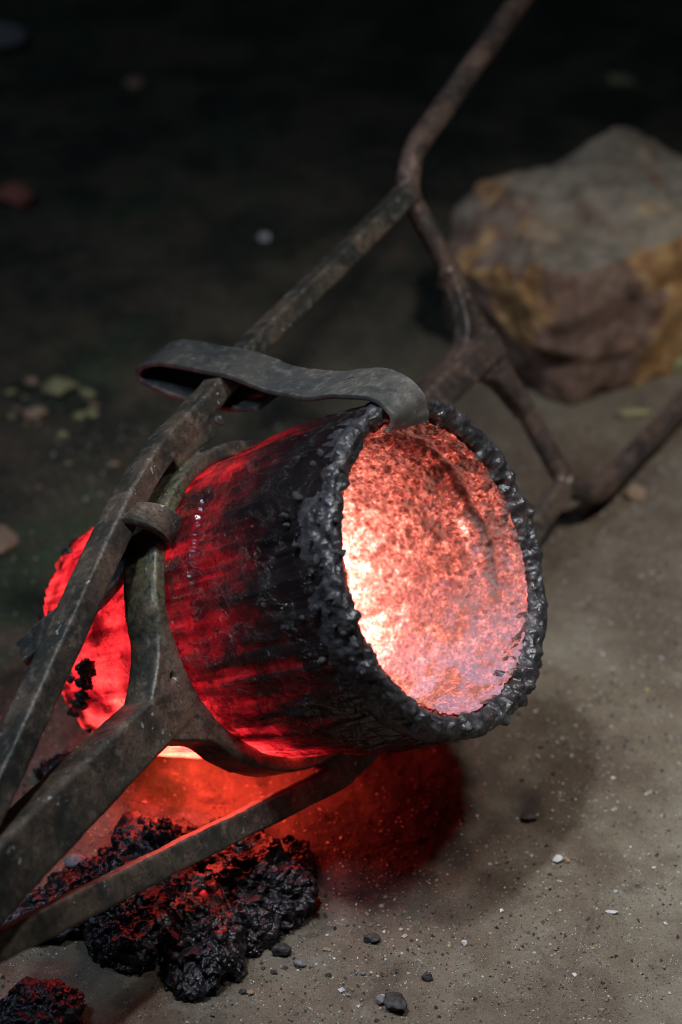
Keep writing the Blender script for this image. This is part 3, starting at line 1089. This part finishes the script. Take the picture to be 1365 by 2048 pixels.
def rock():
    V, F = ico(6)
    # squarish block: superellipsoid, then cut by slanting planes; local x = right front edge, y = left front edge
    p = 6.5
    nrm = (np.abs(V) ** p).sum(1) ** (1 / p)
    V = V / nrm[:, None]
    V = V * np.array([.22, .150, .130])
    cuts = [((.03, -.10, 1), .116), ((-.2, .75, .63), .195), ((.45, -.05, .9), .158), ((-.62, .30, .66), .190), ((-.45, .05, -.9), .170), ((-.75, -.66, 0), .245), ((.75, .1, .66), .200), ((-.6, .75, .1), .215)]
    for nv, dv in cuts:
        nv = np.array(nv) / np.linalg.norm(nv)
        s = V @ nv - dv
        V = V - np.where(s > 0, s * .9, 0)[:, None] * nv
    # undercut below a crack on the left front face
    led = sstep(.005, -.02, V[:, 2] + .012 * fbm(V * 20, 3, 711)) * sstep(-.12, -.17, V[:, 0])
    V[:, 0] += .016 * led
    N = V / np.linalg.norm(V, axis=1, keepdims=True)
    rd = 1 - np.abs(fbm(V * 9, 4, 703))
    V = V + N * (fbm(V * 7, 5, 701) * .030 + (rd - .8) * .022 + fbm(V * 40, 3, 705) * .005)[:, None]
    fn = np.cross(V[F[:, 1]] - V[F[:, 0]], V[F[:, 2]] - V[F[:, 0]])
    NN = np.zeros_like(V)
    for k in range(3):
        for c in range(3):
            NN[:, c] += np.bincount(F[:, k], fn[:, c], len(V))
    NN /= np.linalg.norm(NN, axis=1, keepdims=True)
    dust = .85 * sstep(.60, 1.0, NN[:, 2] + .35 * fbm(V * 14, 4, 707)) * sstep(-.01, .05, V[:, 2] + .03 * fbm(V * 18, 3, 708))
    wob = .03 * fbm(V * 16, 3, 713)
    oc = sstep(-.05, .16, .7 * fbm(V * 16, 4, 709, .6) - .15 + .42 * sstep(-.11, -.02, V[:, 0] + wob) * sstep(-.06, -.11, V[:, 1])
               + .95 * np.exp(-((V[:, 1] + .045 + wob) / .045) ** 2 - ((V[:, 2] - .035 + wob) / .05) ** 2) * sstep(-.1, -.15, V[:, 0])
               + .18 * np.exp(-((V[:, 1] - .09) / .02) ** 2 - ((V[:, 2] - .02) / .03) ** 2) - .45 * sstep(.0, -.035, V[:, 2] + wob) * sstep(-.08, -.14, V[:, 0]))
    me = np_mesh("rock", V, F, True, {'dust': dust, 'ochre': oc})
    o = link("rock", me, M_rock)
    o.location = (.462, 1.018, .104)
    o.rotation_euler = (0.0, math.radians(-2), math.radians(37.7))
    tag(o, "large ochre and grey stone block on the floor behind the shank", "rock")
    return o


rock()

# ------------------------------------------------------------------ slag
def slag_lump(x, y, rad, seed, label, sub=6, yaw=0.0, sink=0.25, hot=None, mat=None, shape=None):
    V, F = ico(sub)
    V = V * np.array(rad) * np.array([.98, .98, .86])
    if shape is not None:
        V = shape(V)
    s = float(np.mean(rad))
    N = V / (np.linalg.norm(V, axis=1, keepdims=True) + 1e-9)
    off = seed * 3.7
    d = fbm(V / s * 1.1 + off, 3, seed) * .42 * s + (.75 - np.abs(fbm(V / s * 2.4 + off, 3, seed + 2)) * 2) * .26 * s
    d += (1 - np.abs(fbm(V * 30 + off, 4, seed + 3, .6)) * 2.4) * .0018
    Wp = V + .006 * np.stack([fbm(V * 45 + off, 2, seed + 4), fbm(V * 45 + off, 2, seed + 5), fbm(V * 45 + off, 2, seed + 6)], -1)
    m1 = sstep(-.2, .3, fbm(V * 22 + off, 2, seed + 8))
    f1, f2, cid = worley(Wp * 100 + off, seed + 7)
    d += np.sqrt(np.clip(.42 - f1 ** 2, 0, 1)) * .0050 * (cid > .5)
    f1, f2, cid = worley(Wp * 190 + off, seed + 11)
    d += np.sqrt(np.clip(.45 - f1 ** 2, 0, 1)) * .0030 * (cid > .2) * (.5 + .5 * m1)
    f1, f2, cid = worley(V * 400 + off, seed + 17)
    d += np.sqrt(np.clip(.4 - f1 ** 2, 0, 1)) * .0013 * (cid > .3)
    d -= (1 - m1) * np.clip(fbm(V * 130 + off, 4, seed + 14, .65), 0, 1) * .006
    d += fbm(V * 320 + off, 3, seed + 13) * .0016
    V = V + N * d[:, None]
    # clinker granules fused on to the lump
    g_ = np.random.default_rng(seed)
    gv, gf = ico(1)
    ng = int(300 * (s / .04) ** 2) + 60
    pick = g_.integers(0, len(V), ng)
    sz = np.exp(g_.normal(-6.3, .7, ng)).clip(.0006, .0070)
    jit = g_.uniform(.65, 1.3, (ng, len(gv), 1))
    st = g_.uniform(.55, 1.3, (ng, 1, 3))
    GVs = V[pick][:, None] + gv[None] * jit * st * sz[:, None, None]
    GFs = gf[None] + (np.arange(ng) * len(gv))[:, None, None] + len(V)
    F = np.vstack([F, GFs.reshape(-1, 3)])
    V = np.vstack([V, GVs.reshape(-1, 3)])
    H = np.zeros(len(V))
    for (cx, cy, cz, rr, amp) in hot or ():
        H = np.maximum(H, amp * np.exp(-(((V - np.array([cx, cy, cz])) ** 2).sum(1)) / rr ** 2))
    o = link("slag_lump", np_mesh("slag_lump", V, F, True, {'hotness': H}), mat or M_slag)
    z = on_ground(x, y)
    o.location = (x, y, z + rad[2] * (1 - sink * 2) + 0.0)
    o.rotation_euler = (0, 0, yaw)
    tag(o, label, "slag", "black slag spilled beside the crucible")
    return o


slag_lump(.002, -.190, (.050, .048, .036), 801, "big rounded black slag lump at the right end of the pile", 7, .3,
          hot=[(-.045, -.012, .02, .009, .70)])
slag_lump(-.052, -.268, (.034, .058, .030), 802, "black slag tongue with a pointed tip reaching furthest to the front", 7, .05,
          hot=[(.004, .050, .024, .009, .72)])
slag_lump(-.126, -.248, (.042, .040, .032), 803, "rounded black slag lump at the front left of the pile, under the lower side bar", 7, .5)
slag_lump(-.118, -.150, (.050, .040, .036), 804, "black slag lump between the thick socket bar and the lower side bar", 6, .6, hot=[(.035, .02, .028, .008, .6)])
slag_lump(-.092, -.155, (.016, .015, .044), 805, "narrow black slag peak standing up out of the pile behind the lower side bar", 5, .2, sink=.1)
slag_lump(-.070, -.120, (.055, .030, .016), 810, "low crumbled black slag at the back of the pile, lit red by the crucible", 6, .2)
slag_lump(-.198, -.205, (.060, .034, .022), 806, "flat spread of black slag running off at the left edge between the two bars", 6, .55)
slag_lump(-.202, -.362, (.034, .028, .025), 807, "small separate black slag clod lying alone in the bottom left corner", 6, .4)
slag_lump(-.215, -.002, (.022, .016, .012), 808, "small dark slag crumb in the shade under the upper side bar", 5, .3)
slag_lump(-.070, -.205, (.040, .035, .026), 809, "slag lump with an ember red crevice, mid pile under the lower side bar", 6, .1, hot=[(.030, -.012, .022, .010, .72)])


slag_lump(-.012, -.243, (.030, .026, .022), 811, "black slag knob wedged between the pointed tongue and the big right lump", 6, .2)
slag_lump(-.165, -.176, (.034, .028, .024), 812, "black slag lump beside the smooth grey cobble", 6, .5)
slag_lump(.026, -.140, (.030, .022, .016), 813, "low black slag crust at the back right of the pile on the red lit floor", 6, .2)


# ------------------------------------------------------------------ pebbles and chips, each on its own
def stone_mesh(name, rad, seed, amp):
    V, F = ico(4)
    g_ = np.random.default_rng(seed)
    for _ in range(int(4 + amp * 16)):
        nv = g_.normal(0, 1, 3)
        nv /= np.linalg.norm(nv)
        sd = V @ nv - g_.uniform(.55, .9)
        V = V - np.where(sd > 0, sd * .9, 0)[:, None] * nv
    V = V * (1 + amp * .8 * fbm(V * 1.3 + seed * 3.1, 4, seed, .55) + .05 * fbm(V * 7 + seed, 3, seed + 1))[:, None]
    return np_mesh(name, V * np.array(rad), F, True)


def pebble(x, y, rad, seed, mat, label, cat="pebble", yaw=0.0, name="pebble", amp=.35, sink=.15, z=None, group="loose stones on the floor"):
    me = stone_mesh(name, rad, seed, amp)
    o = link(name, me, mat)
    zz = on_ground(x, y) if z is None else z
    o.location = (x, y, zz + rad[2] * (1 - 2 * sink))
    o.rotation_euler = (0, 0, yaw)
    tag(o, label, cat, group)
    return o


P_dark = mat_plain("dark_cinder", (.018, .016, .017), (.06, .055, .055), .6)
P_white = mat_plain("white_chip", (.42, .43, .45), (.62, .62, .62), .6)
P_grey = mat_plain("grey_pebble", (.12, .12, .13), (.20, .20, .215), .55)
P_yel = mat_plain("pale_yellow_crumb", (.14, .14, .07), (.34, .33, .18), .8)
P_tan = mat_plain("tan_stone", (.22, .15, .10), (.36, .25, .18), .8)
P_red = mat_plain("reddish_stone", (.22, .07, .05), (.34, .12, .09), .8)

pebble(-.186, -.152, (.0125, .010, .010), 901, P_grey, "smooth grey cobble beside the thick socket bar and the slag", yaw=.4, amp=.12, z=.012)
pebble(.117, -.251, (.0085, .006, .005), 902, P_dark, "dark cinder at the edge of the red light right of the slag pile", "cinder", name="cinder")
pebble(.171, -.302, (.0065, .0055, .0055), 903, P_dark, "small round dark cinder on pale grit at the bottom centre", "cinder", name="cinder")
pebble(.209, -.255, (.0035, .003, .003), 904, P_white, "tiny bright white chip above the round dark cinder", "stone chip", name="stone_chip")
pebble(.311, -.131, (.0060, .0050, .004), 905, P_white, "pair-sized pale stone chip on the lit floor below the mouth's right side", "stone chip", name="stone_chip")
pebble(.320, -.133, (.0040, .0040, .003), 906, P_tan, "tan chip touching the pale chip on the lit floor", "stone chip", name="stone_chip")
pebble(.138, -.341, (.0145, .012, .008), 907, P_dark, "largest charcoal grey fragment at the bottom edge of the floor", "cinder", name="cinder", amp=.5)
pebble(.124, -.333, (.006, .005, .005), 917, P_grey, "grey crumb at the upper left of the largest charcoal fragment", "cinder", name="cinder", amp=.5)
pebble(.045, -.283, (.0075, .0045, .004), 908, P_grey, "smooth slate grey pebble right of the pointed slag tongue", yaw=-.5, amp=.15)
pebble(.360, -.211, (.0070, .0022, .002), 909, P_white, "thin white sliver lying at the right side of the lit floor", "stone chip", name="stone_chip", yaw=-.15)
pebble(.463, .565, (.015, .012, .011), 910, P_tan, "blurred pinkish stone below the lower handle at the right edge", "stone", name="stone", amp=.3)
pebble(-.301, .839, (.028, .022, .012), 911, P_yel, "largest pale yellow crumb on the dark earth at the left", "crumb", name="crumb", amp=.5)
pebble(-.262, .825, (.012, .010, .008), 912, P_yel, "pale crumb just right of the largest yellow crumb", "crumb", name="crumb", amp=.4)
pebble(-.268, .765, (.009, .008, .007), 913, P_yel, "small bright dot of stone under the yellow crumbs", "stone chip", name="stone_chip")
pebble(-.330, .770, (.020, .014, .007), 914, P_tan, "brownish yellow crumb below the largest yellow crumb", "crumb", name="crumb", amp=.5)
pebble(-.031, 1.301, (.011, .008, .007), 915, P_white, "lone bluish white chip on the dark earth left of the far fork", "stone chip", name="stone_chip")
pebble(-.273, 1.888, (.018, .014, .011), 916, P_tan, "tan stone far back on the dark earth near the upper left", "stone", name="stone")
pebble(.574, 1.916, (.026, .018, .010), 918, P_yel, "pale crumb far back on the dark earth behind the rock", "crumb", name="crumb", amp=.5)
pebble(-.423, 1.409, (.034, .028, .020), 919, P_red, "dull red stone in the dark at the left edge", "stone", name="stone", amp=.3)
pebble(-.345, .467, (.030, .035, .012), 920, P_tan, "tan stone cut by the left edge beside the crucible's foot", "stone", name="stone", amp=.4)
pebble(.480, .772, (.026, .010, .006), 921, P_yel, "pale flake in front of the rock", "crumb", name="crumb", amp=.5)
pebble(.556, .885, (.016, .014, .016), 922, P_yel, "yellow crumb against the foot of the rock at the right edge", "crumb", name="crumb", amp=.5)
pebble(.428, .585, (.009, .008, .006), 923, P_yel, "small yellowish crumb left of the blurred pinkish stone", "crumb", name="crumb", amp=.4)
pebble(.025, -.265, (.011, .008, .006), 924, P_dark, "dark crumbly cinder just right of the slag pile's front", "cinder", name="cinder", amp=.6)
pebble(-.013, -.297, (.008, .006, .005), 925, P_dark, "dark cinder beside the tip of the pointed slag tongue", "cinder", name="cinder", amp=.6)
pebble(.285, -.06, (.010, .007, .005), 926, P_dark, "dark crumb at the rim of the shadow below the mouth", "cinder", name="cinder", amp=.6)
pebble(-.55, 2.05, (.07, .05, .03), 927, P_grey, "grey stone far back at the upper left edge", "stone", name="stone", amp=.4)


for i in range(12):
    pebble(-.30 + rng.normal(0, .05), .76 + rng.normal(0, .075), tuple(rng.uniform(.35, 1.0) * .009 * np.array([1.2, 1, .7])), 940 + i, (P_yel, P_tan)[i % 2],
           "one of several small pale crumbs scattered over the dark earth at the left", "crumb", name="crumb", amp=.5, group="small pale crumbs on the dark earth")
for i in range(12):
    pebble(.03 + rng.normal(0, .045), -.285 + rng.normal(0, .028), tuple(rng.uniform(.35, 1.0) * .0036 * np.array([1.3, 1, .8])), 970 + i, (P_dark, P_dark, P_grey, P_tan)[i % 4],
           "one of the tiny cinders littering the floor in front of the slag pile", "cinder", name="cinder", amp=.6, group="tiny cinders in front of the slag pile")


# ------------------------------------------------------------------ grit: uncountable crumbs on the floor
def grit():
    n = 70000
    x = rng.uniform(-.32, .62, n)
    y = rng.uniform(-.46, .75, n)
    cl = fbm(np.stack([x * 9, y * 9, np.zeros(n)], -1), 3, 951)
    keep = rng.random(n) < np.clip(.45 + .8 * cl, .08, 1)
    x, y = x[keep], y[keep]
    n = len(x)
    z = ground_h(x, y)
    s = np.exp(rng.normal(-7.15, .55, n))
    s = np.clip(s, .0003, .0032)
    big = rng.random(n) < .012
    s = np.where(big, rng.uniform(.0014, .0032, n), s)
    base = np.array([(1, 0, 0), (-1, 0, 0), (0, 1, 0), (0, -1, 0), (0, 0, 1), (0, 0, -1)], float)
    fc = np.array([(0, 2, 4), (2, 1, 4), (1, 3, 4), (3, 0, 4), (2, 0, 5), (1, 2, 5), (3, 1, 5), (0, 3, 5)])
    jit = rng.uniform(.55, 1.25, (n, 6, 1))
    V = base[None] * jit + rng.normal(0, .18, (n, 6, 3))
    a_ = rng.uniform(0, 6.28, n)
    ca, sa_ = np.cos(a_)[:, None], np.sin(a_)[:, None]
    V = np.stack([V[..., 0] * ca - V[..., 1] * sa_, V[..., 0] * sa_ + V[..., 1] * ca, V[..., 2] * .75], -1)
    V = V * s[:, None, None] + np.stack([x, y, z + s * .3], -1)[:, None]
    F = (fc[None] + (np.arange(n) * 6)[:, None, None]).reshape(-1, 3)
    u = rng.random(n)
    col = np.where((u < .42)[:, None], np.array([.05, .043, .038]), np.where((u < .80)[:, None], np.array([.19, .155, .12]), np.where((u < .93)[:, None], np.array([.30, .27, .22]), np.array([.55, .54, .52]))))
    pal = np.array([(.34, .27, .13), (.30, .22, .14), (.50, .50, .55), (.045, .04, .04), (.16, .10, .07)])
    col = np.where(big[:, None], pal[rng.integers(0, 5, n)], col)
    col = col * rng.uniform(.7, 1.25, (n, 1))
    cols = np.concatenate([np.repeat(col, 6, 0), np.ones((n * 6, 1))], 1)
    o = link("grit", np_mesh("grit", V.reshape(-1, 3), F, False, None, cols), M_grit)
    tag(o, "loose grit and cinder crumbs strewn over the earth floor", "grit", kind='stuff')


grit()
